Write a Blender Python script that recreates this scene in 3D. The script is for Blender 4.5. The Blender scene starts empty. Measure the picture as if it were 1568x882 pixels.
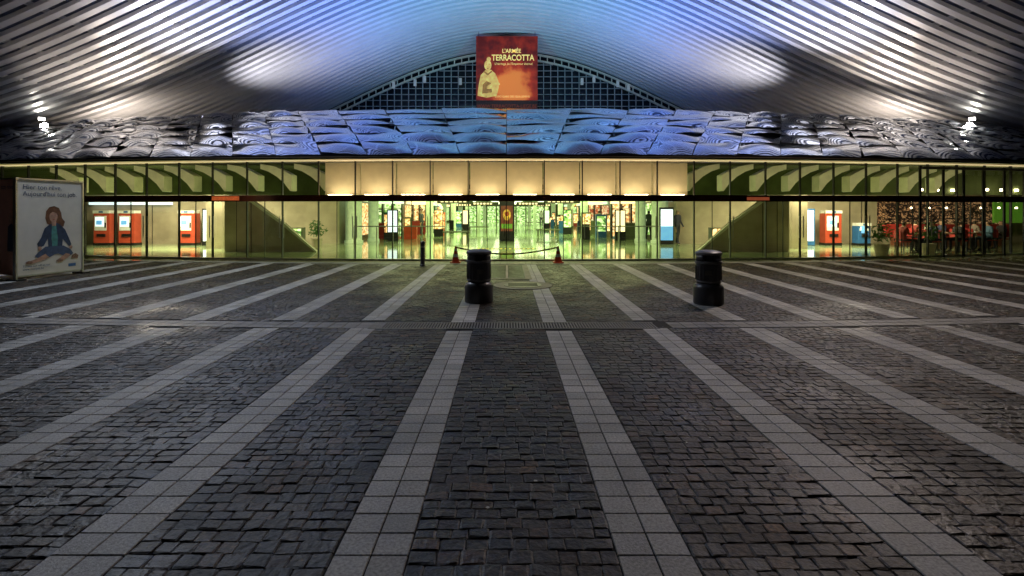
import bpy, math, random
import numpy as np
from mathutils import Vector, Matrix
random.seed(4); rng=np.random.default_rng(4)
S=bpy.context.scene; C=S.collection
CURV=0.0065
def cy(base,x): return base+CURV*x*x
# ---------------------------------------------------------------- materials
def mat(name,col,rough=.6,metal=0.,emit=None,es=0.,var=.15,vscale=4.,bump=0.,bscale=30.,attr=False,spec=.5,bdist=.01):
    m=bpy.data.materials.new(name); m.use_nodes=True; n=m.node_tree.nodes; l=m.node_tree.links
    b=n['Principled BSDF']
    b.inputs['Roughness'].default_value=rough; b.inputs['Metallic'].default_value=metal
    b.inputs['Specular IOR Level'].default_value=spec
    tc=n.new('ShaderNodeTexCoord')
    nz=n.new('ShaderNodeTexNoise'); nz.inputs['Scale'].default_value=vscale; nz.inputs['Detail'].default_value=5
    l.new(tc.outputs['Object'],nz.inputs['Vector'])
    mr=n.new('ShaderNodeMapRange'); mr.inputs['From Min'].default_value=.3; mr.inputs['From Max'].default_value=.7
    mr.inputs['To Min'].default_value=1-var; mr.inputs['To Max'].default_value=1+var
    l.new(nz.outputs['Fac'],mr.inputs['Value'])
    vm=n.new('ShaderNodeVectorMath'); vm.operation='SCALE'
    if attr:
        a=n.new('ShaderNodeAttribute'); a.attribute_name='col'; l.new(a.outputs['Color'],vm.inputs[0])
        n3=n.new('ShaderNodeTexNoise'); n3.inputs['Scale'].default_value=1.1; n3.inputs['Detail'].default_value=4; l.new(tc.outputs['Object'],n3.inputs['Vector'])
        r3=n.new('ShaderNodeMapRange'); r3.inputs['From Min'].default_value=.35; r3.inputs['From Max'].default_value=.65; r3.inputs['To Min'].default_value=.72; r3.inputs['To Max'].default_value=1.25
        l.new(n3.outputs['Fac'],r3.inputs['Value']); mu=n.new('ShaderNodeMath'); mu.operation='MULTIPLY'; l.new(r3.outputs[0],mu.inputs[0]); l.new(mr.outputs[0],mu.inputs[1])
        l.new(mu.outputs[0],vm.inputs['Scale'])
        r4=n.new('ShaderNodeMapRange'); r4.inputs['From Min'].default_value=.35; r4.inputs['From Max'].default_value=.65; r4.inputs['To Min'].default_value=rough-.13; r4.inputs['To Max'].default_value=rough+.12
        l.new(n3.outputs['Fac'],r4.inputs['Value']); l.new(r4.outputs[0],b.inputs['Roughness'])
    else:
        vm.inputs[0].default_value=col[:3]; l.new(mr.outputs['Result'],vm.inputs['Scale'])
    l.new(vm.outputs['Vector'],b.inputs['Base Color'])
    if emit:
        b.inputs['Emission Color'].default_value=(*emit,1); b.inputs['Emission Strength'].default_value=es
        if es<2: m.cycles.emission_sampling='NONE'
    if bump>0:
        n2=n.new('ShaderNodeTexNoise'); n2.inputs['Scale'].default_value=bscale; n2.inputs['Detail'].default_value=6
        l.new(tc.outputs['Object'],n2.inputs['Vector'])
        bp=n.new('ShaderNodeBump'); bp.inputs['Strength'].default_value=bump; bp.inputs['Distance'].default_value=bdist
        l.new(n2.outputs['Fac'],bp.inputs['Height']); l.new(bp.outputs['Normal'],b.inputs['Normal'])
    return m
def glassmat(name,tint,refl=.12):
    m=bpy.data.materials.new(name); m.use_nodes=True; n=m.node_tree.nodes; l=m.node_tree.links; n.clear()
    o=n.new('ShaderNodeOutputMaterial'); t=n.new('ShaderNodeBsdfTransparent'); t.inputs[0].default_value=(*tint,1)
    g=n.new('ShaderNodeBsdfGlossy'); g.inputs['Roughness'].default_value=.02
    f=n.new('ShaderNodeFresnel'); f.inputs[0].default_value=1.5
    mm=n.new('ShaderNodeMath'); mm.operation='MULTIPLY_ADD'; mm.inputs[1].default_value=1.2; mm.inputs[2].default_value=refl-.04
    l.new(f.outputs[0],mm.inputs[0]); mx=n.new('ShaderNodeMixShader')
    l.new(mm.outputs[0],mx.inputs[0]); l.new(t.outputs[0],mx.inputs[1]); l.new(g.outputs[0],mx.inputs[2]); l.new(mx.outputs[0],o.inputs[0])
    return m
def stockmat(name,c1,c2,c3,es,scale=(3,3,5)):
    m=bpy.data.materials.new(name); m.use_nodes=True; n=m.node_tree.nodes; l=m.node_tree.links
    b=n['Principled BSDF']; tc=n.new('ShaderNodeTexCoord'); mp=n.new('ShaderNodeMapping'); mp.inputs['Scale'].default_value=scale
    l.new(tc.outputs['Object'],mp.inputs[0]); v=n.new('ShaderNodeTexVoronoi'); v.inputs['Scale'].default_value=1.; v.distance='CHEBYCHEV'
    l.new(mp.outputs[0],v.inputs['Vector']); sp=n.new('ShaderNodeSeparateColor'); l.new(v.outputs['Color'],sp.inputs[0])
    r=n.new('ShaderNodeValToRGB'); e=r.color_ramp.elements; e[0].color=(*c1,1); e[1].color=(*c2,1); e[1].position=.95
    x=e.new(.5); x.color=(*c3,1); r.color_ramp.interpolation='LINEAR'
    l.new(sp.outputs[0],r.inputs[0]); l.new(r.outputs[0],b.inputs['Base Color']); l.new(r.outputs[0],b.inputs['Emission Color'])
    b.inputs['Emission Strength'].default_value=es; b.inputs['Roughness'].default_value=.5; m.cycles.emission_sampling='NONE'  # stock pattern glows by itself in place of shop lighting
    return m
M={}
M['cobble']=mat('cobble_stone',(0,0,0),.50,var=.8,vscale=30,bump=1.,bscale=26,attr=True,bdist=.010,spec=.45)
M['tile']=mat('granite_tile',(0,0,0),.55,var=.36,vscale=60,bump=.4,bscale=120,attr=True,spec=.45)
M['ground']=mat('joint_sand',(.007,.006,.005),.9,bump=.5)
M['rib']=mat('white_steel',(.66,.66,.67),.33,var=.06,vscale=.6)
M['roofglass']=mat('roof_glazing',(.08,.10,.16),.3,var=.3,vscale=.4)
M['canopy']=mat('canopy_glass',(.46,.52,.63),.04,metal=.96,var=.3,vscale=.5)
M['dark']=mat('dark_metal',(.03,.03,.032),.35,metal=.6)
M['black']=mat('black_cast_iron',(.05,.05,.054),.34,bump=.2,bscale=60)
M['band']=mat('grey_band',(.15,.15,.155),.4)
M['steel']=mat('brushed_steel',(.5,.5,.48),.3,metal=1)
M['copper']=mat('bronze_lintel',(.26,.11,.065),.14,metal=.9,var=.6,vscale=.9)
M['cream']=mat('cream_panel',(.76,.66,.48),.6,var=.05)
M['conc']=mat('concrete',(.42,.36,.26),.7,var=.22,vscale=1.2,bump=.15,bscale=12)
M['dconc']=mat('dark_ceiling',(.09,.10,.05),.7,var=.15,vscale=1.5)
M['concw']=mat('white_concrete',(.80,.78,.62),.6,var=.08)
M['floor']=mat('polished_floor',(.34,.44,.22),.07,var=.15,vscale=.8)
M['grid']=mat('lattice_steel',(.46,.48,.48),.4)
M['nightglass']=mat('night_glazing',(.008,.012,.018),.12,var=.5,vscale=.5)
M['glass']=glassmat('clear_glass',(.94,.96,.92),.08)
M['lampw']=mat('lamp_white',(1,1,1),.5,emit=(1,.97,.88),es=14)
M['lampwarm']=mat('lamp_warm',(1,.9,.6),.5,emit=(1,.82,.50),es=20)
M['softline']=mat('lamp_line_soft',(1,.9,.6),.5,emit=(1,.82,.50),es=.6)
M['hornline']=mat('horn_fill_glow',(1,.9,.6),.5,emit=(1,.97,.50),es=9.0)  # glow of the strips added to light the curved beams
M['lampg']=mat('lamp_green',(.8,1,.7),.5,emit=(.88,1,.58),es=5)
M['signg']=mat('sign_green',(.6,.9,.5),.5,emit=(.75,1,.6),es=1.5)
M['signw']=mat('sign_warm',(.9,.8,.5),.5,emit=(1,.80,.40),es=1.9)
M['signo']=mat('sign_orange',(.8,.3,.05),.5,emit=(1,.30,.05),es=1.2)
M['scrw']=mat('screen_white',(.9,.95,1),.3,emit=(.72,.92,1),es=1.3,var=.3)
M['scrb']=mat('screen_blue',(.2,.5,.9),.3,emit=(.1,.4,.9),es=.6)
M['red']=mat('red_paint',(.42,.06,.03),.35,emit=(.9,.14,.05),es=.06)  # paint given a faint glow of its own
M['redseat']=mat('red_upholstery',(.30,.02,.015),.6)
M['orange']=mat('orange_plastic',(.75,.09,.03),.45)
M['white']=mat('white_paint',(.78,.78,.76),.5)
M['yellow']=mat('yellow_paint',(.75,.5,.03),.5)
M['rubber']=mat('black_rubber',(.02,.02,.02),.7)
M['blue']=mat('blue_paint',(.03,.13,.35),.4)
M['greenp']=mat('green_panel',(.15,.35,.04),.5,emit=(.25,.7,.05),es=.12)
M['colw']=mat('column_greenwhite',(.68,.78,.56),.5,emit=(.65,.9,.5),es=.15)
M['hallwall']=mat('hall_wall_dark',(.12,.13,.07),.4)
M['shop1']=stockmat('shop_stock_warm',(.10,.05,.02),(1,.82,.45),(.85,.42,.13),1.7,(7,7,9))
M['shop2']=stockmat('shop_stock_green',(.02,.08,.02),(.9,1,.6),(.30,.55,.12),1.4,(6,6,8))
M['shop3']=stockmat('shop_stock_red',(.15,.02,.01),(1,.85,.55),(.6,.15,.05),1.1,(8,8,9))
M['shop4']=stockmat('shop_stock_dark',(.008,.006,.004),(.55,.30,.14),(.02,.008,.005),.5,(14,14,18))
M['leaf']=mat('plant_leaf',(.06,.16,.03),.5)
# ---------------------------------------------------------------- helpers
def empty(name,loc=(0,0,0),rz=0):
    e=bpy.data.objects.new(name,None); e.empty_display_size=.2; C.objects.link(e); e.location=loc; e.rotation_euler=(0,0,rz); return e
def mesh(name,v,f,m,parent=None,smooth=False):
    me=bpy.data.meshes.new(name); me.from_pydata([tuple(a) for a in v],[],f); me.update()
    o=bpy.data.objects.new(name,me); C.objects.link(o)
    if m: me.materials.append(M[m] if isinstance(m,str) else m)
    if parent: o.parent=parent
    if smooth: me.polygons.foreach_set('use_smooth',[True]*len(me.polygons))
    return o
BF=[(0,3,2,1),(4,5,6,7),(0,1,5,4),(1,2,6,5),(2,3,7,6),(3,0,4,7)]
def boxes(name,L,m,parent=None,bev=0):
    v=[];f=[]
    for (x0,x1,y0,y1,z0,z1) in L:
        o=len(v); v+=[(x0,y0,z0),(x1,y0,z0),(x1,y1,z0),(x0,y1,z0),(x0,y0,z1),(x1,y0,z1),(x1,y1,z1),(x0,y1,z1)]
        f+=[tuple(i+o for i in q) for q in BF]
    ob=mesh(name,v,f,m,parent)
    if bev:
        b=ob.modifiers.new('bevel','BEVEL'); b.width=bev; b.segments=2
    return ob
def sweep(name,y0,y1,z0,z1,x0,x1,m,parent=None,n=60):
    v=[];f=[]
    for i in range(n+1):
        x=x0+(x1-x0)*i/n; c=CURV*x*x
        v+=[(x,y0+c,z0),(x,y1+c,z0),(x,y1+c,z1),(x,y0+c,z1)]
        if i<n:
            a=4*i
            for k in range(4):
                k2=(k+1)%4; f.append((a+k,a+4+k,a+4+k2,a+k2))
    f+=[(0,1,2,3),(4*n+3,4*n+2,4*n+1,4*n)]
    return mesh(name,v,f,m,parent)
def lathe(name,prof,m,parent=None,loc=(0,0,0),n=32,smooth=True):
    v=[];f=[]
    for (r,z) in prof:
        for i in range(n):
            a=2*math.pi*i/n; v.append((loc[0]+r*math.cos(a),loc[1]+r*math.sin(a),loc[2]+z))
    for j in range(len(prof)-1):
        for i in range(n):
            i2=(i+1)%n; f.append((j*n+i,j*n+i2,(j+1)*n+i2,(j+1)*n+i))
    f.append(tuple(range(n))[::-1]); f.append(tuple((len(prof)-1)*n+i for i in range(n)))
    o=mesh(name,v,f,m,parent,False)
    if smooth:
        o.data.polygons.foreach_set('use_smooth',[True]*(len(f)-2)+[False]*2)
        e=o.modifiers.new('es','EDGE_SPLIT'); e.split_angle=math.radians(35)
    return o
def tube(name,pts,r,m,parent=None):
    cu=bpy.data.curves.new(name,'CURVE'); cu.dimensions='3D'; cu.bevel_depth=r; cu.bevel_resolution=2
    s=cu.splines.new('POLY'); s.points.add(len(pts)-1)
    for p,q in zip(s.points,pts): p.co=(*q,1)
    o=bpy.data.objects.new(name,cu); C.objects.link(o); cu.materials.append(M[m])
    if parent:o.parent=parent
    return o
def flat(name,pts,y,m,parent):
    return mesh(name,[(p[0],y,p[1]) for p in pts],[tuple(range(len(pts)))],m,parent)
def ell(cx,cz,rx,rz,n=20,a0=0,a1=360):
    return [(cx+rx*math.cos(math.radians(a0+(a1-a0)*i/n)),cz+rz*math.sin(math.radians(a0+(a1-a0)*i/n))) for i in range(n)]
def text(name,s,size,x,y,z,m,parent,align='CENTER',sx=1.,off=0.):
    cu=bpy.data.curves.new(name,'FONT'); cu.body=s; cu.size=size; cu.align_x=align; cu.offset=off
    o=bpy.data.objects.new(name,cu); C.objects.link(o); cu.materials.append(M[m]); o.parent=parent
    o.location=(x,y,z); o.rotation_euler=(math.pi/2,0,0); o.scale=(sx,1,1); return o
def light(name,kind,loc,power,col,target=None,size=.1,cone=120,blend=1.,parent=None,sy=None):
    d=bpy.data.lights.new(name,kind); d.energy=power; d.color=col
    if kind=='SPOT': d.spot_size=math.radians(cone); d.spot_blend=blend; d.shadow_soft_size=size
    elif kind=='AREA':
        d.size=size
        if sy: d.shape='RECTANGLE'; d.size_y=sy
    else: d.shadow_soft_size=size
    o=bpy.data.objects.new(name,d); C.objects.link(o); o.location=loc
    if target is not None:
        o.rotation_euler=(Vector(target)-Vector(loc)).to_track_quat('-Z','Y').to_euler()
    if parent:o.parent=parent
    return o
# ---------------------------------------------------------------- ground
def patches(name,R,cols,h,mt,edge=.16,drop=.03,dome=.004,tilt=.0,jit=0.):
    R=np.array(R); N=len(R); cols=np.array(cols)
    t=np.array([0,edge,1-edge,1.]); A,B=np.meshgrid(t,t,indexing='ij'); A=A.ravel();B=B.ravel()
    x=R[:,0:1]+(R[:,1:2]-R[:,0:1])*A; y=R[:,2:3]+(R[:,3:4]-R[:,2:3])*B
    inner=((A>0)&(A<1)&(B>0)&(B<1)).astype(float)
    corner=(((A==0)|(A==1))&((B==0)|(B==1))).astype(float)
    cx=(R[:,0:1]+R[:,1:2])/2; cyy=(R[:,2:3]+R[:,3:4])/2
    k=1-corner*.14*min(1,edge*6); x=cx+(x-cx)*k; y=cyy+(y-cyy)*k
    x=x+rng.normal(0,jit,x.shape); y=y+rng.normal(0,jit,y.shape)
    z=np.where(inner>0,0,-drop)+rng.normal(0,h,(N,1))+rng.normal(0,dome,(N,16))*inner
    z=z+(x-cx)*rng.normal(0,tilt,(N,1))+(y-cyy)*rng.normal(0,tilt,(N,1))
    V=np.stack([x,y,z],-1).reshape(-1,3)
    q=[]
    for i in range(3):
        for j in range(3): q.append([i*4+j,(i+1)*4+j,(i+1)*4+j+1,i*4+j+1])
    F=(np.array(q)[None]+16*np.arange(N)[:,None,None]).reshape(-1,4)
    me=bpy.data.meshes.new(name); me.vertices.add(len(V)); me.vertices.foreach_set('co',V.ravel())
    me.loops.add(F.size); me.loops.foreach_set('vertex_index',F.ravel().astype(np.int32))
    me.polygons.add(len(F)); me.polygons.foreach_set('loop_start',(np.arange(len(F))*4).astype(np.int32))
    me.polygons.foreach_set('use_smooth',np.zeros(len(F),bool))
    me.update(calc_edges=True); me.validate()
    at=me.attributes.new('col','FLOAT_COLOR','POINT')
    cc=np.concatenate([np.repeat(cols,16,0),np.ones((N*16,1))],1); at.data.foreach_set('color',cc.ravel())
    o=bpy.data.objects.new(name,me); C.objects.link(o); me.materials.append(M[mt]); return o
mesh('ground',[(-400,-200,-.009),(400,-200,-.009),(400,600,-.009),(-400,600,-.009)],[(0,1,2,3)],'ground')
strips=[.73+1.4*k for k in range(-17,17)]
HW=.185
cob=[];cc=[];til=[];tc_=[]
for s in strips:
    y=-1.0+random.uniform(0,.05)
    while y<17.3+4:
        d=random.uniform(.082,.112)
        x=s+HW+.003; xe=s+1.4-HW-.003
        while x<xe-.03:
            w=random.uniform(.08,.145)
            if xe-(x+w)<.06: w=xe-x
            xc=x+w/2; ym=y+d/2; cr=cy(7.9,xc)
            if abs(ym-cr)>.20+d*.5 and ym<cy(16.85,xc):
                j=random.uniform(-.008,.008)
                cob.append((x+.0015,x+w-.0015,y+.0015+j,y+d-.0015+j))
                b=random.choice([.45,.65,.85,1,1.15,1.9])*random.uniform(.8,1.2)*.66
                t=random.random()
                base=(.036,.025,.014) if t<.55 else ((.058,.029,.011) if t<.78 else (.026,.026,.024))
                cc.append([c*b for c in base])
            x+=w
        y+=d
for s in strips:
    y=-1.0
    while y<20.0:
        for c in (0,1):
            x0=s-HW+c*HW; xc=x0+HW/2; ym=y+.09
            if abs(ym-cy(7.9,xc))>.21+.07 and ym<cy(16.85,xc):
                til.append((x0+.003,x0+HW-.003,y+.003,y+.182-.003)); b=random.uniform(.78,1.15)*.37; tc_.append([b,b*.97,b*.90])
        y+=.182
x=-24
while x<24:
    for k in range(2):
        y0=cy(7.9,x+.09)-.2+k*.2
        if not(-2.0<x<2.2): til.append((x+.003,x+.197,y0+.003,y0+.197)); b=random.uniform(.8,1.1)*.2; tc_.append([b,b*.97,b*.92])
    for k in range(3):
        y0=cy(16.95,x+.1)+k*.3
        til.append((x+.003,x+.197,y0+.003,y0+.297)); b=random.uniform(.85,1.1)*.28; tc_.append([b,b*.98,b*.85])
    x+=.2
patches('cobblestone_pavement',cob,cc,.0016,'cobble',edge=.08,drop=.005,dome=.0010,tilt=.026,jit=.003)
patches('granite_paving_strips',til,tc_,.0005,'tile',edge=.02,drop=.006,dome=.0,tilt=.004)
dr=empty('drainage_channel')
L=[]
x=-2.0
while x<2.19:
    L.append((x,x+.022,7.71,8.09,-.02,.003)); x+=.042
boxes('bars',L,mat('grate_stone',(.17,.16,.14),.5),dr)
boxes('rails',[(-2,2.2,7.68,7.71,-.02,.005),(-2,2.2,8.09,8.12,-.02,.005)],mat('rail_stone',(.24,.23,.2),.5),dr)
mh=empty('manhole_cover',(.36,12.1,0))
lathe('stone_ring',[(.66,-.02),(.66,.012),(.44,.012),(.44,.009)],mat('stone_ring_m',(.17,.15,.11),.6,var=.3,vscale=30,bump=.3),mh,n=40)
lathe('iron_lid',[(.43,.0),(.43,.017),(.36,.020),(.0,.020)],mat('iron_lid_m',(.11,.10,.08),.4,metal=.4,var=.4,vscale=30,bump=.5),mh,n=40)
boxes('lid_ribs',[(-.33,.33,-.2+.1*k,-.175+.1*k,.02,.026) for k in range(5)],'dark',mh)
fg=empty('floor_grate',(0,14.7,0))
boxes('frame',[(-.62,-.46,-1.5,1.9,-.02,.010),(.46,.62,-1.5,1.9,-.02,.010),(-.46,.46,-1.5,-1.34,-.02,.010),(-.46,.46,1.74,1.9,-.02,.010)],mat('grate_frame',(.2,.18,.13),.6,var=.3),fg)
boxes('grille_bars',[(-.46,.46,-1.34+.11*k,-1.29+.11*k,-.02,.007) for k in range(28)],'dark',fg)
boxes('mid_bar',[(-.03,.03,-1.34,1.74,.008,.014)],'conc',fg)
# scattered litter / cigarette ends on the paving
v=[];f=[]
for i in range(260):
    x_=random.uniform(-9,9); y_=random.uniform(2.3,16); r=random.uniform(.006,.016); a=random.uniform(0,6.28); o=len(v)
    for q in range(5): v.append((x_+r*math.cos(a+q*1.257)*random.uniform(.5,1.2),y_+r*math.sin(a+q*1.257)*random.uniform(.5,1.2),.005))
    f.append(tuple(range(o,o+5)))
mesh('paving_litter',v,f,mat('litter_m',(.35,.33,.28),.7,var=.5))
# ---------------------------------------------------------------- station
ST=empty('railway_station')
def bell(x): return 4.5+10.8*math.exp(-x*x/364.)
v=[];f=[]
nx=110
PI_=.72
for k in range(0,53):
    Y=45.0-k*PI_
    base=len(v)
    for i in range(nx+1):
        X=-46+92*i/nx; Z=bell(X)
        v+=[(X,Y-.17,Z-.11),(X,Y+.13,Z-.13),(X,Y+.17,Z+.05),(X,Y-.19,Z+.05)]
    for i in range(nx):
        a=base+4*i
        for q in range(4):
            q2=(q+1)%4; f.append((a+q,a+q2,a+4+q2,a+4+q))
mesh('roof_ribs',v,f,'rib',ST)
v=[];f=[]
for i in range(nx+1):
    X=-46+92*i/nx; Z=bell(X)+.35
    v+=[(X,7.5,Z),(X,46,Z)]
    if i<nx: f.append((2*i,2*i+1,2*i+3,2*i+2))
mesh('roof_glazing_skin',v,f,'roofglass',ST,True)
v=[];f=[]
for X in [(-44+2.2*i) for i in range(41)]:
    Z=bell(X); o=len(v)
    v+=[(X-.05,8,Z+.12),(X+.05,8,Z+.12),(X+.05,45.5,Z+.12),(X-.05,45.5,Z+.12),(X-.05,8,Z+.3),(X+.05,8,Z+.3),(X+.05,45.5,Z+.3),(X-.05,45.5,Z+.3)]
    f+=[tuple(i+o for i in q) for q in BF]
mesh('roof_purlins',v,f,'rib',ST)
v=[];f=[]
n=80
for i in range(n+1):
    X=-34+68*i/n; v+=[(X,45.6,3.5),(X,45.6,bell(X)+.3)]
    if i<n: f.append((2*i,2*i+2,2*i+3,2*i+1))
mesh('end_wall_glass',v,f,'nightglass',ST)
L=[]
X=-24.5
while X<24.6:
    L.append((X-.035,X+.035,45.2,45.3,5,bell(X)-.8)); X+=.6
Z=6.0
while Z<14.6:
    xs=[q*.1 for q in range(0,250) if bell(q*.1)-.85>Z]
    if xs: L.append((-xs[-1],xs[-1],45.31,45.38,Z-.03,Z+.03))
    Z+=.5
boxes('end_wall_lattice',L,'grid',ST)
v=[];f=[]
def arcband(dz0,dz1,y0,y1):
    o=len(v); n=90
    for i in range(n+1):
        X=-26+52*i/n; Z=bell(X); v.extend([(X,y0,Z+dz0),(X,y1,Z+dz0),(X,y1,Z+dz1),(X,y0,Z+dz1)])
        if i<n:
            a=o+4*i
            for q in range(4):
                q2=(q+1)%4; f.append((a+q,a+q2,a+4+q2,a+4+q))
arcband(-.42,-.28,44.9,45.1); arcband(-.92,-.78,44.9,45.1)
mesh('arch_truss_chords',v,f,'concw',ST)
L=[]
X=-26
while X<26:
    Z=bell(X); L.append((X-.04,X+.04,44.95,45.05,Z-.80,Z-.36)); X+=.6
boxes('arch_truss_rungs',L,'concw',ST)
for i,(lx,lz) in enumerate([(-7.7,12.4),(-6.9,12.7),(-3.9,12.5),(-9.5,12.2),(6.3,12.5),(7.3,12.7),(9.3,12.3),(10.2,12.)]):
    boxes('wall_luminaire_%d'%i,[(lx-.12,lx+.12,44.85,45.0,lz-.28,lz+.28)],mat('lum%d'%i,(.5,.55,.55),.4,emit=(.8,.95,1),es=.12),ST,.02)
# ---- low glass canopy made of overlapping curved panels
v=[];f=[];rows=6;D=7.6;PW=1.45
def can(x,t):
    return (x,cy(16.5,x)+D*t, 3.42+2.85*(t**.92))
xi=-29.
while xi<29:
    for r in range(rows):
        t0=r/rows; t1=(r+1)/rows+.006
        sk=.72*math.tanh(xi/4.)
        sk2=.72*math.tanh((xi+PW)/4.)
        o=len(v); g=10
        tx,ty=random.gauss(0,.026),random.gauss(0,.036); amp=random.uniform(.03,.13); ph=random.uniform(0,6.28); wv=random.uniform(.014,.042)
        for a in range(g+1):
            for b in range(g+1):
                A=a/g;B=b/g
                X=(xi+sk*r)*(1-A)+(xi+PW-.02+sk2*r)*A + (sk*(1-A)+sk2*A)*B
                x_,y_,z_=can(X,t0+(t1-t0)*B)
                z_+=amp*math.sin(math.pi*A)*math.sin(math.pi*B)+tx*(A-.5)+ty*(B-.5)+.02*(1-B)+wv*math.sin(ph+4.5*A+4*B)
                v.append((x_,y_,z_))
        for a in range(g):
            for b in range(g):
                f.append((o+a*(g+1)+b,o+(a+1)*(g+1)+b,o+(a+1)*(g+1)+b+1,o+a*(g+1)+b+1))
    xi+=PW
mesh('canopy_panels',v,f,'canopy',ST,True)
v=[];f=[]
for i in range(81):
    X=-30+60*i/80
    a=can(X,0);b=can(X,1); v+=[(a[0],a[1],a[2]-.07),(b[0],b[1],b[2]-.08)]
    if i<80: f.append((2*i,2*i+2,2*i+3,2*i+1))
mesh('canopy_underlay',v,f,'dark',ST)
sweep('canopy_fascia',16.44,16.56,3.30,3.42,-30,30,'dark',ST)
sweep('canopy_edge_trim',16.40,16.44,3.34,3.37,-30,30,mat('trim_warm',(.5,.4,.28),.3,metal=.8),ST)
sweep('canopy_soffit',16.56,18.3,3.385,3.41,-30,30,'cream',ST)
sweep('canopy_light_line',17.72,17.80,3.36,3.38,-20,20,'softline',ST)
# ---- facade
F0=18.0
mull=[-.02+1.28*k for k in range(-15,17)]
L=[];G=[];gf=[]
for i,x in enumerate(mull):
    yy=cy(F0,x); w=.016
    L.append((x-w,x+w,yy-.05,yy+.05,0,3.385))
boxes('facade_mullions',L,'dark',ST)
L=[]
for i in range(len(mull)-1):
    a,b=mull[i]+.03,mull[i+1]-.03
    for (z0,z1) in ((.06,2.0),(2.25,3.37)):
        o=len(G); t=random.gauss(0,.006)
        G+=[(a,cy(F0,a)+t,z0),(b,cy(F0,b)-t,z0),(b,cy(F0,b)-t,z1),(a,cy(F0,a)+t,z1)]; gf.append((o,o+1,o+2,o+3))
    m_=(a+b)/2
    if abs(m_)<15 and i%2==0:
        for s in (-.07,.07): L.append((b+.03+s-.012,b+.03+s+.012,cy(F0,b)-.10,cy(F0,b)-.075,.75,1.5))
mesh('facade_glass',G,gf,'glass',ST)
boxes('door_handles',L,'steel',ST)
boxes('door_leaf_edges',[(m+.64-.008,m+.64+.008,cy(F0,m+.64)-.02,cy(F0,m+.64)+.02,.06,2.0) for m in mull[::2]],'dark',ST)
sweep('facade_lintel',17.86,18.06,2.0,2.22,-22,22,'copper',ST)
sweep('facade_sill',17.93,18.07,0.0,.06,-22,22,'steel',ST)
sweep('lintel_sign_red',17.835,17.855,2.04,2.18,-10.2,-9.2,mat('signred',(.35,.05,.02),.4,emit=(1,.2,.05),es=.35,var=.9,vscale=9),ST,n=8)
sweep('lintel_sign_red_b',17.835,17.855,2.04,2.15,8.2,9.0,mat('signred2',(.3,.06,.03),.4,emit=(.9,.2,.08),es=.2),ST,n=8)
L=[];E=[]
for k in range(-5,5):
    a=-.02+1.28*k+.02; b=a+1.24; c=cy(18.66,(a+b)/2)
    L.append((a,b,c,c+.05,2.24,3.384)); E.append((a+.22,b-.22,c-.36,c-.26,2.225,2.245))
boxes('transom_panels',L,'cream',ST); boxes('transom_lamps',E,'lampwarm',ST)
for s in (-1,1): sweep('horn_fill_strips',18.25,18.33,2.215,2.225,*sorted((s*6.9,s*20)),'hornline',ST)  # glowing strips added to brighten the beam fronts
sweep('transom_shelf',18.07,19.0,2.16,2.21,-21.5,21.5,'conc',ST)
v=[];f=[]
prof=[(0,3.38),(0,3.20),(.3,3.10),(.6,2.92),(.85,2.70),(1.08,2.40),(1.13,2.42),(1.13,2.98),(.85,3.14),(.5,3.30)]
for sgn in (-1,1):
    for k in range(9):
        xo=-17.9+1.28*k
        o=len(v); yb=cy(18.9,xo)
        for dy in (0,.5):
            for p in prof: v.append(((xo+p[0]) if sgn<0 else -(xo+p[0]),yb+dy,p[1]))
        n=len(prof)
        f.append(tuple(o+i for i in range(n))); f.append(tuple(o+n+i for i in range(n))[::-1])
        for i in range(n): f.append((o+i,o+(i+1)%n,o+n+(i+1)%n,o+n+i))
mesh('curved_concrete_beams',v,f,'concw',ST)
boxes('lobby_bulkhead',[(-26,-7,22.7,22.8,2.35,3.44),(7,26,22.7,22.8,2.35,3.44)],mat('bulkhead_olive',(.11,.15,.05),.7,var=.4,vscale=1),ST)
boxes('hall_floor',[(-30,30,18.08,22,-.02,.0),(-30,30,22,82,-.02,.0)],'floor',ST)
boxes('lobby_ceiling',[(-30,30,22.5,30,3.45,3.55)],'dconc',ST)
boxes('lobby_front_ceiling',[(-30,30,20.9,22.5,3.45,3.55)],'dconc',ST)
boxes('light_stop_slab',[(-34,34,27.5,60,3.9,4.2)],'conc',ST)  # unseen slab added to stop light leaking into the hall
boxes('hall_ceiling',[(-9,9,30,82,2.62,2.7)],'hallwall',ST)
boxes('side_walls',[(-30,-8.6,27.2,27.5,0,3.45),(8.6,18.8,27.2,27.5,0,3.45),(18.8,30,27.6,27.8,0,3.45),(-30,-29.8,18,27.5,0,3.5),(29.8,30,18,27.5,0,3.5)],'conc',ST)
boxes('hall_walls',[(-8.8,-8.6,27.5,82,0,2.62),(8.6,8.8,27.5,82,0,2.62),(-9,9,81.8,82,0,2.62)],'hallwall',ST)
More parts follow.
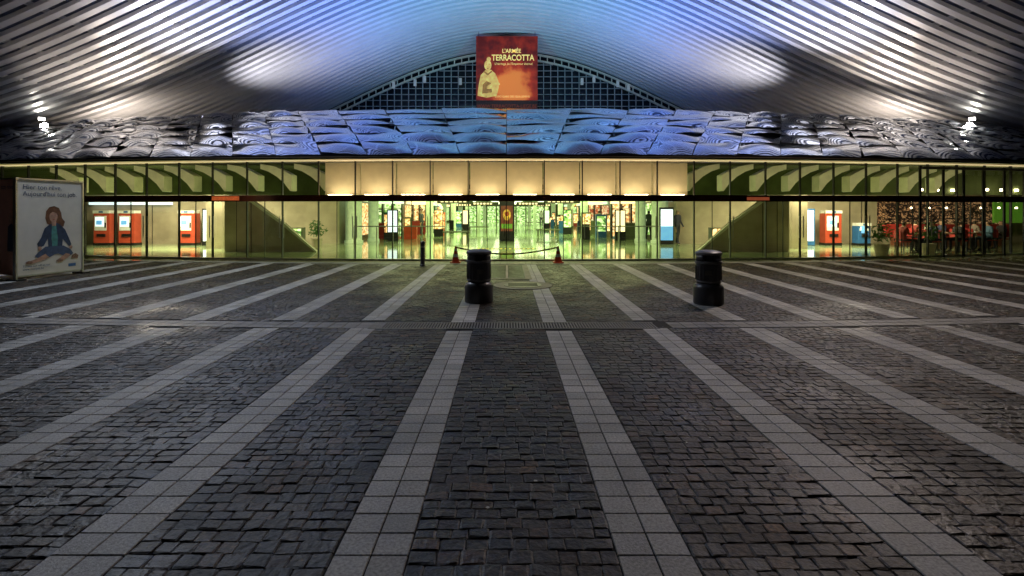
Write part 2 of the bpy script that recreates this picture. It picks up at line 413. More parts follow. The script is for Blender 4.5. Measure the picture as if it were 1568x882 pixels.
for sgn in (-1,1):
    P=[(11.6,0.),(7.9,0.),(9.2,1.15),(10.6,2.16),(11.6,2.16)]
    v=[(sgn*p[0],y_,p[1]) for y_ in (22.0,22.4) for p in P]; n=5
    f=[tuple(range(n)),tuple(range(n,2*n))[::-1]]+[(i,(i+1)%n,n+(i+1)%n,n+i) for i in range(n)]
    mesh('stair_flank_wall',v,f,'conc',ST)
    v=[(sgn*p[0],y_,p[1]) for y_ in (21.9,22.0) for p in [(7.86,0.),(7.78,.02),(9.15,1.2),(10.55,2.16),(10.68,2.16),(9.25,1.13)]]; n=6
    mesh('stair_handrail_edge',v,[tuple(range(n)),tuple(range(n,2*n))[::-1]]+[(i,(i+1)%n,n+(i+1)%n,n+i) for i in range(n)],'concw',ST)
    boxes('lobby_pier',[(sgn*12.9-.35,sgn*12.9+.35,23.6,24.2,0,3.45)],'conc',ST)
    boxes('wall_panel_joints',[(sgn*x_-.012,sgn*x_+.012,27.18,27.2,0,3.4) for x_ in (13.6,15.0,16.6,18.0)]+[(sgn*x_-.01,sgn*x_+.01,21.985,22.0,0,2.1) for x_ in (10.5,11.1)],'dark',ST)
    # raised planter / low glass display cases at the stair feet
    boxes('lobby_low_case',[(sgn*9.9-.5,sgn*9.9+.5,24.6,25.0,0,.9)],'hallwall',ST); boxes('lobby_low_case_light',[(sgn*9.9-.45,sgn*9.9+.45,24.58,24.598,.45,.85)],'shop1' if sgn>0 else 'shop2',ST)
rr=random.Random(9)
for sgn in (-1,1):
    for i,(cx,cyy,r) in enumerate([(8.0,28.0,.42),(7.35,29.5,.28),(5.2,36,.25),(5.2,44,.25),(5.2,52,.25),(5.2,60,.25),(5.2,70,.25),(2.6,50,.16),(2.6,62,.16)]):
        lathe('hall_column',[(r*1.15,0),(r*1.15,.12),(r,.14),(r,2.4),(r*1.2,2.6)],'colw',ST,(sgn*cx,cyy,0),n=20)
    mats=['shop1','shop2','shop1','shop3','shop2','shop1','shop2','shop1']
    for i in range(7):
        y0=31+i*7
        boxes('shop_window',[(sgn*8.5-.05,sgn*8.5+.05,y0,y0+5.4,.25,2.1)],mats[(i+(sgn>0))%8],ST)
        boxes('shop_sign',[(sgn*8.4-.08,sgn*8.4+.08,y0+.2,y0+5.2,2.22,2.5)],['signg','scrw','signw','signo'][(i+(sgn>0)*2)%4],ST)
    for (cx,y0,w_,sm,fm) in ((7.3,32.6,.9,'shop2' if sgn<0 else 'shop1','signg' if sgn<0 else 'signw'),(6.1,38.6,.7,'shop1' if sgn<0 else 'shop3','signw'),(6.9,45.,.8,'shop2','signg')):
        X0=sgn*cx
        boxes('shop_unit_stock',[(X0-w_,X0+w_,y0+.5,y0+.6,.1,2.1)],sm,ST)
        boxes('shop_unit_shelves',[(X0-w_,X0+w_,y0+.2,y0+.5,z,z+.04) for z in (.5,.95,1.4,1.8)],'concw',ST)
        boxes('shop_unit_posts',[(X0+q*w_-.04,X0+q*w_+.04,y0,y0+.5,0,2.1) for q in (-1,-.33,.33,1)],'dark',ST)
        boxes('shop_unit_counter',[(X0-w_*.8,X0+w_*.5,y0-.9,y0-.5,0,.95)],['redseat','hallwall'][sgn>0],ST)
        boxes('shop_unit_sign',[(X0-w_-.1,X0+w_+.1,y0-.05,y0,2.1,2.35)],fm,ST)
    # racks, crates and posters around the shops
    for i in range(16):
        y0=rr.uniform(31,62); x0=sgn*rr.uniform(4.2,7.8); w_=rr.uniform(.15,.4); h=rr.uniform(.6,1.7)
        boxes('shop_rack',[(x0-w_,x0+w_,y0,y0+.3,0,h)],rr.choice(['hallwall','redseat','dark','blue','orange','hallwall','dark']),ST)
        if h>1: boxes('shop_rack_front',[(x0-w_*.8,x0+w_*.8,y0-.02,y0-.004,.4,h-.1)],rr.choice(['shop1','shop2','shop3','shop1']),ST)
for (sx,sy,w_) in ((-3.2,33,1.1),(3.4,33,1.1),(-1.9,46,1.2),(2.0,46,1.2),(-4.5,58,1.2),(4.2,60,1.2)):
    boxes('hanging_sign',[(sx-w_,sx+w_,sy,sy+.08,2.12,2.42)],'hallwall',ST)
    boxes('hanging_sign_letters',[(sx-w_*.8+.28*q,sx-w_*.8+.28*q+.18,sy-.02,sy-.005,2.2,2.34) for q in range(6)],'signw',ST)
for (sx,sy) in ((-3.0,31.5),(2.7,35),(-2.2,41),(4.5,42),(-3.4,55),(2.9,57)):
    boxes('bench_block',[(sx-.8,sx+.8,sy,sy+.4,.38,.46),(sx-.7,sx-.6,sy+.1,sy+.3,0,.38),(sx+.6,sx+.7,sy+.1,sy+.3,0,.38)],'hallwall',ST)
for (sx,sy,c_) in ((-6.3,29.5,'scrw'),(6.4,30.2,'signw'),(-4.4,34.5,'shop1'),(4.3,38.,'shop2'),(-3.6,47,'signw'),(3.7,50,'signg')):
    boxes('display_stand',[(sx-.3,sx+.3,sy,sy+.15,0,1.75)],'dark',ST); boxes('display_stand_face',[(sx-.25,sx+.25,sy-.02,sy-.003,.5,1.68)],c_,ST)
boxes('hall_end_doors',[(-6+1.5*k,-4.7+1.5*k,81.6,81.75,0,2.3) for k in range(8)],'shop2',ST)
L=[]
for yy in range(32,80,4):
    for xx in (-6.4,-3.6,-1.2,1.2,3.6,6.4): L.append((xx-.35,xx+.35,yy,yy+.5,2.56,2.61))
boxes('hall_ceiling_lamps',L,'lampg',ST)
for sgn in (-1,1):
    v=[];f=[]
    n=16
    for i in range(n+1):
        a=math.pi*i/n; x=sgn*5.9+1.7*math.cos(a)
        v+=[(x,34,1.75+.75*math.sin(a)),(sgn*5.9+1.85*math.cos(a),34,1.75+.9*math.sin(a))]
        if i<n: f.append((2*i,2*i+1,2*i+3,2*i+2))
    mesh('shop_arch',v,f,'signw' if sgn<0 else 'concw',ST)
boxes('glass_partition_rails',[(-7.4,-3.0,25.9,25.95,.9,.95),(3.4,7.4,25.9,25.95,.9,.95)]+[(x_-.02,x_+.02,25.9,25.95,0,.9) for x_ in (-7.4,-6.3,-5.2,-4.1,-3.0,3.4,4.4,5.4,6.4,7.4)],'steel',ST)
RS=ST
boxes('restaurant_bar_shelves',[(19.0,25.2,27.0,27.5,.9,2.3)],'shop4',RS)
boxes('restaurant_shelf_boards',[(19.0,25.2,26.9,27.0,z,z+.04) for z in (.9,1.25,1.6,1.95,2.3)],'dark',RS)
boxes('restaurant_counter',[(18.9,24,25.9,26.4,0,.95)],mat('counter_wood',(.18,.06,.03),.4),RS)
boxes('restaurant_green_wall',[(23.2,26.5,25.5,25.6,1.1,2.1)],'greenp',RS)
boxes('restaurant_seat_banquette',[(17.6,23.5,24.9,25.1,.45,1.05)],'redseat',RS)
boxes('restaurant_frames',[(x_-.035,x_+.035,cy(17.9,x_)-.06,cy(17.9,x_),0,3.3) for x_ in (14.9,15.9,16.8,17.7,18.7,19.7)],'dark',RS)
sweep('restaurant_frame_rail',17.8,17.86,3.18,3.28,14.9,20.5,'dark',RS,n=10)
L=[(17+.9*k,17.09+.9*k,22+.3*(k%3),22.09+.3*(k%3),2.5,2.59) for k in range(8)]+[(18.5+.8*k,18.56+.8*k,24.5,24.56,1.78,1.84) for k in range(7)]
boxes('restaurant_pendants',L,'lampwarm',RS)
# ---------------------------------------------------------------- furniture & objects
M['tabletop']=mat('tabletop',(.25,.12,.06),.35)
def table(loc):
    e=empty('cafe_table',loc); lathe('top',[(.36,.72),(.37,.73),(.37,.75),(.36,.76)],'tabletop',e,n=24)
    lathe('pedestal',[(.24,0),(.24,.02),(.04,.05),(.03,.72)],'dark',e,n=16)
    lathe('cup',[(.03,.76),(.04,.84)],'white',e,(.1,.05,0),n=12)
def chair(loc,rz):
    e=empty('cafe_chair',loc,rz)
    boxes('seat',[(-.2,.2,-.2,.2,.42,.46)],'redseat',e,.01); boxes('backrest',[(-.2,.2,.18,.22,.55,.9)],'redseat',e,.01)
    boxes('legs',[(sx*.18-.015,sx*.18+.015,sy*.18-.015,sy*.18+.015,0,.42) for sx in(-1,1) for sy in(-1,1)]+[(sx*.18-.015,sx*.18+.015,.185,.215,.46,.6) for sx in (-1,1)],'dark',e)
def person(loc,rz,pose,top,legs,hair,scale=1.):
    if pose=='sit':
        J=dict(p=(0,0,.52),s=(0,.0,.74),c=(0,-.02,.94),n=(0,-.03,1.05),h=(0,-.05,1.15),t=(0,-.05,1.24))
        arm=[(.17,-.02,.97),(.22,-.06,.74),(.15,-.30,.76),(.11,-.40,.77)]; leg=[(.09,-.02,.50),(.12,-.44,.50),(.12,-.42,.09),(.12,-.56,.04)]
    else:
        J=dict(p=(0,0,.95),s=(0,.0,1.16),c=(0,0,1.36),n=(0,-.01,1.49),h=(0,-.02,1.59),t=(0,-.02,1.68))
        arm=[(.17,0,1.40),(.20,.02,1.14),(.20,-.06,.90),(.19,-.10,.80)]; leg=[(.08,0,.92),(.09,-.03,.50),(.09,.03,.09),(.10,-.12,.04)]
    P=[J[k] for k in 'pscnht']; R=[.14,.125,.15,.055,.095,.07]; E=[(0,1),(1,2),(2,3),(3,4),(4,5)]
    for sg in (-1,1):
        o=len(P); P+=[(sg*a[0],a[1]+(-.13*sg if pose=='walk' and i>1 else 0),a[2]) for i,a in enumerate(arm)]; R+=[.065,.05,.036,.036]; E+=[(2,o),(o,o+1),(o+1,o+2),(o+2,o+3)]
        o=len(P)
        P+=[(sg*a[0],a[1]+(.16*sg if pose=='walk' and i>0 else 0)*(1 if i>1 else .5),a[2]) for i,a in enumerate(leg)]; R+=[.10,.07,.048,.04]; E+=[(0,o),(o,o+1),(o+1,o+2),(o+2,o+3)]
    me=bpy.data.meshes.new('body'); me.from_pydata(P,E,[]); ob=bpy.data.objects.new('tmp',me); C.objects.link(ob)
    ob.modifiers.new('skin','SKIN')
    sv=me.skin_vertices[0].data
    for i,r in enumerate(R): sv[i].radius=(r,r*(.75 if i<3 else 1)); sv[i].use_root=(i==0)
    ss=ob.modifiers.new('sub','SUBSURF'); ss.levels=2
    dg=bpy.context.evaluated_depsgraph_get(); nm=bpy.data.meshes.new_from_object(ob.evaluated_get(dg)); bpy.data.objects.remove(ob)
    nm.materials.clear()
    for m_ in (mat('shirt',top,.8),mat('trousers',legs,.8),mat('skin_tone',(.5,.3,.2),.6),mat('hair',hair,.7)): nm.materials.append(m_)
    hp=J['p'][2]; nk=J['n'][2]; hd=Vector(J['h'])
    for p_ in nm.polygons:
        c=p_.center; i=0
        if c.z>nk-.01 and abs(c.x)<.13:
            i=2
            if c.z>hd.z+.05 or (c.y>hd.y+.01 and c.z>nk+.03): i=3
        elif (pose=='sit' and c.y<-.31 and c.z>.65) or (pose!='sit' and abs(c.x)>.15 and c.z<.86 and c.z>.6): i=2
        elif c.z<hp+.02 and not(abs(c.x)>.15 and c.z>.86 and pose!='sit'): i=1
        if pose!='sit' and c.z<.08: i=3
        p_.material_index=i; p_.use_smooth=True
    o=bpy.data.objects.new('person',nm); C.objects.link(o); o.location=loc; o.rotation_euler=(0,0,rz); o.scale=(scale,)*3
    mesh('nose',[(hd.x-.015,hd.y-.085,hd.z-.02),(hd.x+.015,hd.y-.085,hd.z-.02),(hd.x,hd.y-.12,hd.z-.02),(hd.x,hd.y-.085,hd.z+.03)],[(0,1,2),(0,2,3),(1,3,2)],nm.materials[2],o)
    return o
cols=[(.25,.04,.03),(.05,.06,.12),(.3,.25,.2),(.03,.03,.03),(.5,.45,.4),(.1,.2,.3)]
for k,(tx,ty) in enumerate([(16.6,21.6),(18.1,22.2),(19.7,22.6),(18.9,24.0),(21.2,23.6)]):
    table((tx,ty,0))
    for sg in (-1,1):
        if random.random()<.9: person((tx+sg*.62,ty,0),-sg*math.pi/2,'sit',cols[(2*k+(sg>0))%6],(.03,.03,.05),(.03,.02,.01))
        chair((tx+sg*.64,ty,0),-sg*math.pi/2)
person((8.6,27.0,0),.4,'walk',(.05,.05,.08),(.03,.03,.04),(.03,.02,.01))
person((9.1,28.4,0),-1.2,'walk',(.16,.04,.03),(.04,.04,.06),(.05,.03,.01),.95)
person((8.1,30.6,0),2.6,'walk',(.06,.08,.07),(.03,.03,.03),(.02,.02,.02))
person((-9.3,29.0,0),1.3,'stand',(.08,.1,.2),(.03,.03,.05),(.04,.02,.01))
person((-5.9,37.0,0),1.3,'stand',(.06,.06,.08),(.03,.03,.05),(.04,.02,.01))
person((-6.8,31.5,0),2.9,'walk',(.15,.09,.06),(.03,.03,.05),(.04,.02,.01))
person((6.3,36.6,0),2.9,'stand',(.1,.1,.1),(.03,.03,.05),(.04,.02,.01))
person((-4.1,50.0,0),.1,'walk',(.05,.05,.06),(.03,.03,.05),(.04,.02,.01))
person((3.6,56.0,0),3.,'walk',(.3,.3,.3),(.03,.03,.05),(.04,.02,.01))
def ticket_machine(loc,w=.8,h=1.55,body='red'):
    e=empty('ticket_machine',loc)
    boxes('cabinet',[(-w/2,w/2,0,.5,0,h)],body,e,.03); boxes('front_panel',[(-w*.42,w*.30,-.02,0.,.72,h-.12)],'white',e,.005)
    boxes('screen',[(-w*.36,w*.16,-.03,-.021,.92,h-.18)],'scrw',e); boxes('screen_content',[(-w*.30,w*.05,-.034,-.031,1.0,h-.34)],'scrb',e); boxes('keypad',[(w*.2,w*.29,-.03,-.021,.85,1.1)],'dark',e)
    boxes('tray',[(-w*.25,w*.25,-.06,-.0,.42,.56)],'dark',e,.005); boxes('header',[(-w/2,w/2,-.05,.45,h,h+.14)],'white',e,.01)
    boxes('plinth',[(-w/2-.01,w/2+.01,-.01,.51,0,.12)],'dark',e); boxes('header_mark',[(-.1,.1,-.056,-.05,h+.03,h+.11)],'blue',e)
for x_ in (-19.6,-18.4,-15.5): ticket_machine((x_,25.9,0))
ticket_machine((15.8,25.9,0)); 
ticket_machine((17.1,25.6,0),.6,.95,'blue')
for x_ in (-14.2,14.35):
    e=empty('information_display',(x_,25.8,0))
    boxes('housing',[(-.5,.5,0,.2,0,1.78)],'blue' if x_>0 else 'dark',e,.02); boxes('screen',[(-.42,.42,-.02,-.002,.22,1.7)],'scrw',e)
    boxes('printed_lines',[(-.3,.3-.1*(k%3),-.03,-.022,.5+.14*k,.53+.14*k) for k in range(6)],'scrb',e)
e=empty('information_display',(8.0,26.8,0)); boxes('housing',[(-.35,.35,0,.15,0,1.85)],'dark',e,.02); boxes('screen',[(-.3,.3,-.02,-.002,.2,1.75)],'scrw',e); boxes('screen_picture',[(-.3,.3,-.03,-.022,.2,.9)],'scrb',e)
boxes('wall_strip_lights',[(-21,-16.9,26.9,27.1,1.98,2.1)],'scrw',ST)
e=empty('advertising_column',(0,29.5,0))
boxes('casing',[(-.42,.42,0,.4,0,2.25)],'dark',e,.03); boxes('poster',[(-.33,.33,-.02,-.002,.55,1.95)],mat('col_poster',(.12,.03,.02),.4,emit=(.25,.05,.02),es=.4,var=.9,vscale=5),e)
flat('poster_emblem',ell(0,1.45,.22,.3),-.03,mat('embl',(.6,.35,.05),.5,emit=(.9,.5,.05),es=.4,var=.8,vscale=9),e); flat('poster_emblem_core',ell(0,1.5,.12,.14),-.035,'red',e)
flat('poster_green_band',[(-.3,.7),(.3,.7),(.3,.95),(-.3,.95)],-.03,'greenp',e)
e=empty('hazard_floor_tape',(0,23.6,0.004))
boxes('yellow_stripes',[(-1.3+.2*k,-1.2+.2*k,-.12,.12,0,.004) for k in range(13)],'yellow',e); boxes('black_stripes',[(-1.2+.2*k,-1.1+.2*k,-.12,.12,0,.004) for k in range(13)],'rubber',e)
def bin_(loc,rz=0):
    e=empty('litter_bin',loc,rz)
    lathe('base',[(.255,0),(.265,.02),(.265,.30),(.255,.33),(.235,.36),(.21,.38)],'black',e,n=40)
    lathe('body',[(.205,.38),(.215,.40),(.222,.70),(.222,.735)],'black',e,n=40)
    lathe('band',[(.222,.735),(.238,.74),(.238,.775),(.222,.78)],'band',e,n=40)
    lathe('lower_band',[(.216,.40),(.224,.405),(.225,.425),(.217,.43)],'band',e,n=40)
    lathe('inner_liner',[(.16,.75),(.16,.90)],'rubber',e,n=24)
    v=[];f=[]; n=48
    for ring,(r,z) in enumerate([(.218,.78),(.222,.90)]):
        for i in range(n): a=2*math.pi*i/n; v.append((r*math.cos(a),r*math.sin(a),z))
    for i in range(n):
        d=math.degrees(2*math.pi*i/n)%180
        if not(60<d<120): f.append((i,(i+1)%n,n+(i+1)%n,n+i))
    h=mesh('hood_posts',v,f,'black',e,True); s=h.modifiers.new('s','SOLIDIFY'); s.thickness=.02
    lathe('lid',[(.232,.895),(.236,.91),(.232,.935),(.20,.958),(.12,.975),(.0,.98)],'band',e,n=40)
    L=[]
    for i in range(20):
        a=2*math.pi*i/20; L.append((.222*math.cos(a)-.006,.222*math.cos(a)+.006,.222*math.sin(a)-.006,.222*math.sin(a)+.006,.44,.70))
    boxes('body_flutes',L,'black',e)
    boxes('label',[(-.06,.06,-.236,-.226,.54,.62)],mat('lab',(.12,.11,.09),.5),e)
bin_((-.52,9.96,0),.15); bin_((3.67,9.75,0),-.35)
e=empty('bollard',(-2.58,16.4,0)); lathe('post',[(.085,0),(.085,.03),(.07,.05),(.07,.66),(.075,.67),(.075,.73),(.05,.76),(0,.765)],'black',e,n=24); lathe('reflective_band',[(.072,.56),(.0735,.565),(.0735,.61),(.072,.615)],'steel',e,n=24)
def cone(loc):
    e=empty('traffic_cone',loc); boxes('base',[(-.17,.17,-.17,.17,0,.035)],'orange',e,.012)
    r=lambda z:.125-.1*(z-.035)/.5
    zs=[.035,.19,.29,.38,.46,.54]; ms=['orange','white','orange','white','orange']
    for i in range(5): lathe('section_%d'%i,[(r(zs[i]),zs[i]),(r(zs[i+1]),zs[i+1])],ms[i],e,n=24)
cone((-1.66,17.35,0)); cone((1.66,17.35,0))
e=empty('barrier_tape')
v=[];f=[];n=24
for i in range(n+1):
    t=i/n; x_=-1.66+3.32*t; z_=.50-.22*math.sin(math.pi*t)**1
    v+=[(x_,17.35,z_-.025),(x_,17.35,z_+.025)]
    if i<n: f.append((2*i,2*i+2,2*i+3,2*i+1))
tp=mesh('tape',v,f,'yellow',e); tp.data.materials.append(M['rubber'])
for i,p in enumerate(tp.data.polygons): p.material_index=i%2
def plant(loc):
    e=empty('potted_plant',loc); lathe('pot',[(.2,0),(.26,.4),(.28,.42),(.25,.42)],'conc',e,n=24)
    v=[];f=[]
    for i in range(160):
        a=random.uniform(0,6.28); el=random.uniform(.3,1.5); d=random.uniform(.15,.55)
        p=Vector((math.cos(a)*math.cos(el)*d,math.sin(a)*math.cos(el)*d,.45+math.sin(el)*d*1.5)); u=Vector((random.gauss(0,1),random.gauss(0,1),random.gauss(0,1))).normalized()*.09; w=u.cross(Vector((random.gauss(0,1),1,0))).normalized()*.03
        o=len(v); v+=[p-u,p-w,p+u,p+w]; f.append((o,o+1,o+2,o+3))
    mesh('foliage',v,f,'leaf',e)
plant((14.2,20.3,0)); plant((16.2,20.6,0)); plant((-8.6,24.2,0))
# terracotta banner
B=empty('exhibition_banner',(0.0,40.0,9.9))
bm=mat('banner_red',(.45,.03,.012),.6,var=.7,vscale=.6)
boxes('sheet',[(-2.3,2.3,0,.05,0,4.8)],bm,B)
boxes('lower_strip',[(-2.3,2.3,0,.05,-.78,-.04)],mat('strip',(.06,.012,.01),.6),B)
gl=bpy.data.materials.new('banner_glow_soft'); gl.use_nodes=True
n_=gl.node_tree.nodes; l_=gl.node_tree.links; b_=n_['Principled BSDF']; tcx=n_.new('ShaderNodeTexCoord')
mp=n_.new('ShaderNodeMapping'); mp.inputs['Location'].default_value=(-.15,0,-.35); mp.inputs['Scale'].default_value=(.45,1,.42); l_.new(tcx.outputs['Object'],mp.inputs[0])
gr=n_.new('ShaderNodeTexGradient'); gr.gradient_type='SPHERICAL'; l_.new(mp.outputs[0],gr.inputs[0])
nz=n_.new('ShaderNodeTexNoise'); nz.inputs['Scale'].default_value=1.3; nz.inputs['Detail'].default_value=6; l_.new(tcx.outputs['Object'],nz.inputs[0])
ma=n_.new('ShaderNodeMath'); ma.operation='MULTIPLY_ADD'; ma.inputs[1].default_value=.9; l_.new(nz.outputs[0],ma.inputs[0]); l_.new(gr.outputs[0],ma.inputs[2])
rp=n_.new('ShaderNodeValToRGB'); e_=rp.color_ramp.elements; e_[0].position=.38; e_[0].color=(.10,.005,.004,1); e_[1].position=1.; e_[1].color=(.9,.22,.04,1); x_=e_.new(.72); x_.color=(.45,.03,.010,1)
l_.new(ma.outputs[0],rp.inputs[0]); l_.new(rp.outputs[0],b_.inputs['Base Color']); l_.new(rp.outputs[0],b_.inputs['Emission Color']); b_.inputs['Emission Strength'].default_value=.4; b_.inputs['Roughness'].default_value=.6; gl.cycles.emission_sampling='NONE'  # printed sheet glows a little so it looks lit
mesh('printed_background',[(-2.28,-.01,.02),(2.28,-.01,.02),(2.28,-.01,4.78),(-2.28,-.01,4.78)],[(0,1,2,3)],gl,B)
M['gold']=mat('gold_print',(.85,.55,.16),.6,var=.5,vscale=3,emit=(.9,.55,.12),es=.35)  # gold prints carry a slight glow too, as if lit
M['gold2']=mat('gold_print_dark',(.45,.2,.05),.6,var=.5,vscale=4,emit=(.5,.2,.04),es=.2)
M['goldtxt']=mat('gold_text',(.95,.75,.25),.6,emit=(1,.75,.2),es=.5)
flat('warrior_body',[(-2.2,.35),(-2.1,1.2),(-1.95,1.9),(-1.6,2.25),(-1.2,2.3),(-.85,2.0),(-.65,1.5),(-.6,1.0),(-.75,.35),(-1.5,.2)],-.02,'gold',B)
flat('warrior_armour',[(-1.85,.5),(-1.8,1.2),(-1.5,1.45),(-1.2,1.3),(-1.1,.6)],-.025,'gold2',B)
flat('warrior_arm',[(-1.1,1.3),(-.7,1.5),(-.5,1.2),(-.9,.9),(-1.5,.85),(-1.5,1.05)],-.03,'gold',B)
flat('warrior_collar',[(-1.75,2.12),(-1.42,1.85),(-1.1,2.12),(-1.15,2.22),(-1.42,2.0),(-1.68,2.22)],-.03,'gold2',B)
flat('warrior_head',ell(-1.42,2.62,.27,.38),-.03,'gold',B); flat('warrior_topknot',ell(-1.35,3.08,.16,.17),-.028,'gold',B)
flat('warrior_beard',[(-1.5,2.42),(-1.34,2.42),(-1.42,2.3)],-.035,'gold2',B); flat('warrior_eye_a',ell(-1.52,2.70,.05,.02,8),-.036,'gold2',B); flat('warrior_eye_b',ell(-1.32,2.70,.05,.02,8),-.036,'gold2',B)
text('title_small',"L'ARMÉE",.42,.35,-.04,3.55,'goldtxt',B,off=.008,sx=.9); text('title_large',"TERRACOTTA",.62,.45,-.04,2.98,'goldtxt',B,off=.012,sx=.8)
text('subtitle',"L'héritage de l'Empereur éternel",.24,.5,-.04,2.65,'goldtxt',B,sx=.9); text('footer',"WWW.TERRACOTTA-LIEGE.BE",.36,0,-.04,-.55,'red',B,sx=.9)
text('venue',"EXPO GARE DES GUILLEMINS",.2,.4,-.04,.22,'goldtxt',B)
for s in (-2.1,2.1): tube('hanging_cable',[(s,0.02,4.8),(s,.02,5.3)],.02,'dark',B)
# advertising board (left)
A=Vector((-11.8,12.9)); ang=math.atan2(1.6,.30)
AB=empty('advertising_board',(A.x,A.y,0),ang); W=1.62;H=2.45
M['paper']=mat('printed_paper',(.70,.65,.56),.6,var=.06); M['pink']=mat('pink_paper',(.62,.30,.22),.6,var=.1)
boxes('panel_front',[(0,W,0,.05,.12,H)],'paper',AB)
boxes('frame',[(-.04,0,-.02,.07,0,H+.04),(W,W+.04,-.02,.07,0,H+.04),(0,W,-.02,.07,H,H+.04),(0,W,-.02,.07,.08,.12)],'steel',AB)
boxes('feet',[(-.1,.1,-.15,.2,0,.04),(W-.1,W+.1,-.15,.2,0,.04)],'dark',AB)
M['navy']=mat('print_navy',(.03,.05,.10),.6,var=.4,vscale=9); M['skinp']=mat('print_skin',(.50,.28,.19),.6,var=.3,vscale=9); M['hairp']=mat('print_hair',(.16,.06,.025),.6,var=.4,vscale=12); M['jean']=mat('print_denim',(.06,.09,.17),.6,var=.3,vscale=10); M['teal']=mat('print_teal',(.08,.28,.25),.6,var=.4,vscale=9); M['rugp']=mat('print_brown',(.25,.13,.08),.6,var=.6,vscale=20)
text('headline',"Hier ton rêve.\nAujourd'hui ton job.",.165,.12,-.012,2.22,'navy',AB,'LEFT')
Y0=-.004
flat('print_hair_back',[(.70,1.36),(.66,1.50),(.68,1.68),(.76,1.78),(.88,1.81),(1.0,1.76),(1.06,1.64),(1.08,1.50),(1.16,1.40),(1.12,1.28),(1.02,1.24),(.96,1.34),(.8,1.30)],Y0,'hairp',AB)
flat('print_jacket',[(.76,1.34),(.64,1.24),(.56,1.02),(.46,.86),(.50,.76),(.62,.80),(.72,.98),(.74,.68),(1.08,.68),(1.10,.95),(1.20,.84),(1.28,.74),(1.33,.80),(1.26,.98),(1.16,1.20),(1.02,1.34),(.94,1.38)],Y0-.002,'navy',AB)
flat('print_shirt',[(.82,1.34),(.92,1.34),(.97,1.0),(.96,.70),(.84,.70),(.81,1.0)],Y0-.003,'teal',AB)
flat('print_neck',[(.82,1.30),(.92,1.30),(.93,1.42),(.81,1.42)],Y0-.004,'skinp',AB)
flat('print_face',ell(.86,1.54,.105,.145),Y0-.005,'skinp',AB); flat('print_fringe',[(.74,1.56),(.75,1.66),(.82,1.73),(.92,1.73),(.98,1.65),(.98,1.54),(.93,1.63),(.84,1.66),(.78,1.62)],Y0-.006,'hairp',AB)
flat('print_mouth',ell(.865,1.465,.028,.009),Y0-.007,'red',AB)
for ex in (.82,.90): flat('print_eye',ell(ex,1.56,.010,.008,8),Y0-.007,'navy',AB)
flat('print_legs',[(.40,.56),(.50,.66),(.66,.78),(1.12,.78),(1.30,.68),(1.38,.56),(1.24,.47),(.98,.58),(.88,.56),(.66,.46),(.52,.48)],Y0-.004,'jean',AB)
flat('print_calf_a',[(.28,.44),(.30,.37),(.50,.41),(.76,.50),(.66,.60),(.46,.50)],Y0-.005,'skinp',AB); flat('print_calf_b',[(.98,.44),(1.06,.38),(1.24,.46),(1.30,.54),(1.18,.58)],Y0-.005,'skinp',AB)
flat('print_hand_a',ell(.52,.74,.045,.055),Y0-.008,'skinp',AB); flat('print_hand_b',ell(1.31,.73,.045,.045),Y0-.008,'skinp',AB)
flat('print_shoe_a',ell(.27,.41,.08,.04),Y0-.006,'rugp',AB); flat('print_shoe_b',ell(1.02,.40,.09,.035),Y0-.006,'rugp',AB); flat('print_toys',[(1.32,.44),(1.50,.42),(1.52,.5),(1.44,.56),(1.35,.52)],Y0-.003,'rugp',AB)
text('small_print',"Toutes nos offres sur\nwww.monjob.be",.075,.12,-.012,.30,'navy',AB,'LEFT'); flat('print_logo',[(1.25,.22),(1.45,.22),(1.45,.30),(1.25,.30)],Y0,'blue',AB)
ang2=math.atan2(.8,-1.7)+math.pi
e=empty('side_panel',(0,0,0)); e.parent=AB; e.rotation_euler=(0,0,ang2-ang); 
boxes('panel_left',[(-1.9,-.05,0,.05,.12,H)],'pink',e); boxes('side_frame',[(-1.9,-.05,-.02,.06,H,H+.04),(-1.94,-1.9,-.02,.06,0,H+.04)],'steel',e)
text('side_headline',"ton rêve.",.165,-.12,-.012,2.22,'navy',e,'RIGHT'); flat('side_figure',[(-.45,.7),(-.1,.7),(-.15,1.3),(-.25,1.4),(-.42,1.3)],-.004,'navy',e); flat('side_figure_head',ell(-.28,1.5,.1,.14),-.006,'skinp',e)
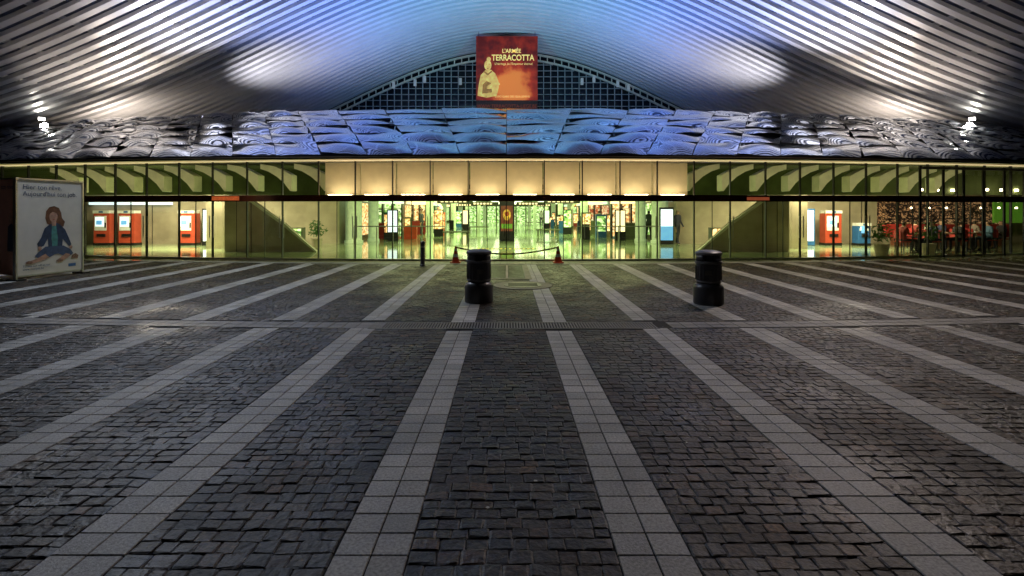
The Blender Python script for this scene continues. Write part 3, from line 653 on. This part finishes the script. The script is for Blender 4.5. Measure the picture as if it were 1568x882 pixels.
# floodlights; only the outermost pair is in view
def flood(loc,target,power,col,cone=130,lens=True,size=.15):
    e=empty('floodlight',loc)
    d=(Vector(target)-Vector(loc)).normalized(); q=d.to_track_quat('-Y','Z')
    h=empty('head'); h.parent=e; h.rotation_euler=q.to_euler(); h.location=(0,0,.12)
    boxes('housing',[(-.15,.15,0,.14,-.10,.10)],'dark',h,.02); boxes('lens',[(-.13,.13,-.012,-.002,-.08,.08)],'lampw' if lens else 'softline',h)
    boxes('bracket',[(-.02,.02,-.02,.02,-.4,.05)],'dark',e)
    o=light('lamp','SPOT',Vector((0,0,.12))+d*.14,power,col,None,size,cone,1.,e); o.rotation_euler=d.to_track_quat('-Z','Y').to_euler()
WARM=(1,.84,.70);WH=(.93,.90,1.0);BL=(.12,.27,1);TE=(.20,.66,.80)
for s in (-1,1):
    flood((s*23.8,27.4,6.25),(s*14,16,10),240,(1,.93,.8),100)
    flood((s*15.5,27.2,5.7),(s*13.2,23.8,11),2700,WH,100,False)  # from here on unseen floods, added behind the crest to light the ribs
    flood((s*15.0,30.8,5.6),(s*12.3,33.0,11.5),2000,WH,100,False)
    flood((s*18.5,28.0,5.6),(s*17.0,19,10),1700,WARM,150,False)
    flood((s*11.0,27.0,5.7),(s*9.5,25,13.5),2500,(.20,.34,1),130,False)
    flood((s*7.0,28.5,5.7),(s*7,31,14),2500,BL,110,False)
    flood((s*8.0,34.,5.7),(s*9.5,37,13),1000,BL,120,False)
    flood((s*2.5,27.5,5.7),(s*2,34,15),1900,TE,120,False)  # added teal pair, stands in for light from the interior and tracks
    flood((s*21,29,5.4),(s*22,30,8.0),450,WARM,150,False)
flood((0,28,5.7),(0,40,12.2),850,(1,.92,.85),30,False)  # unseen spot added to brighten the banner
light('forecourt_fill_a','SPOT',(-9,15,10.5),2300,(.74,.84,1),(-7,11,0),.3,125,1,ST)  # unseen pair of spots added under the roof to light the paving
light('forecourt_fill_b','SPOT',(9,15,10.5),2100,(1,.82,.72),(7,11,0),.3,125,1,ST)
# interior
light('lobby_lamp_l','AREA',(-14,23.5,3.3),950,(1,.90,.58),(-14,23.6,0),5,sy=1.3,parent=ST)
light('lobby_lamp_r','AREA',(14,23.5,3.3),800,(1,.88,.55),(14,23.6,0),5,sy=1.3,parent=ST)
light('lobby_lamp_c','AREA',(0,24,3.3),800,(.93,1,.48),(0,24.1,0),12,sy=3,parent=ST)
for yy in (36,52,70): light('hall_lamp_%d'%yy,'AREA',(0,yy,2.5),850,(.80,1,.42),(0,yy+.1,0),12,sy=6,parent=ST)
# ---------------------------------------------------------------- world, camera
w=bpy.data.worlds.new('World'); S.world=w; w.use_nodes=True; nt=w.node_tree
sk=nt.nodes.new('ShaderNodeTexSky'); sk.sky_type='NISHITA'; sk.sun_disc=False; sk.sun_elevation=math.radians(-4); sk.sun_rotation=math.radians(200)
bg=nt.nodes['Background']; bg.inputs['Strength'].default_value=.05; nt.links.new(sk.outputs[0],bg.inputs['Color'])
cam=bpy.data.cameras.new('camera'); co=bpy.data.objects.new('camera',cam); C.objects.link(co); S.camera=co
co.location=(0,0,1.7); co.rotation_euler=(math.pi/2,0,0); cam.lens=18.83; cam.sensor_width=36; cam.shift_x=.005; cam.shift_y=-.0759; cam.clip_end=2000; cam.clip_start=.05
S.view_settings.view_transform='Standard'; S.view_settings.look='None'; S.view_settings.exposure=0
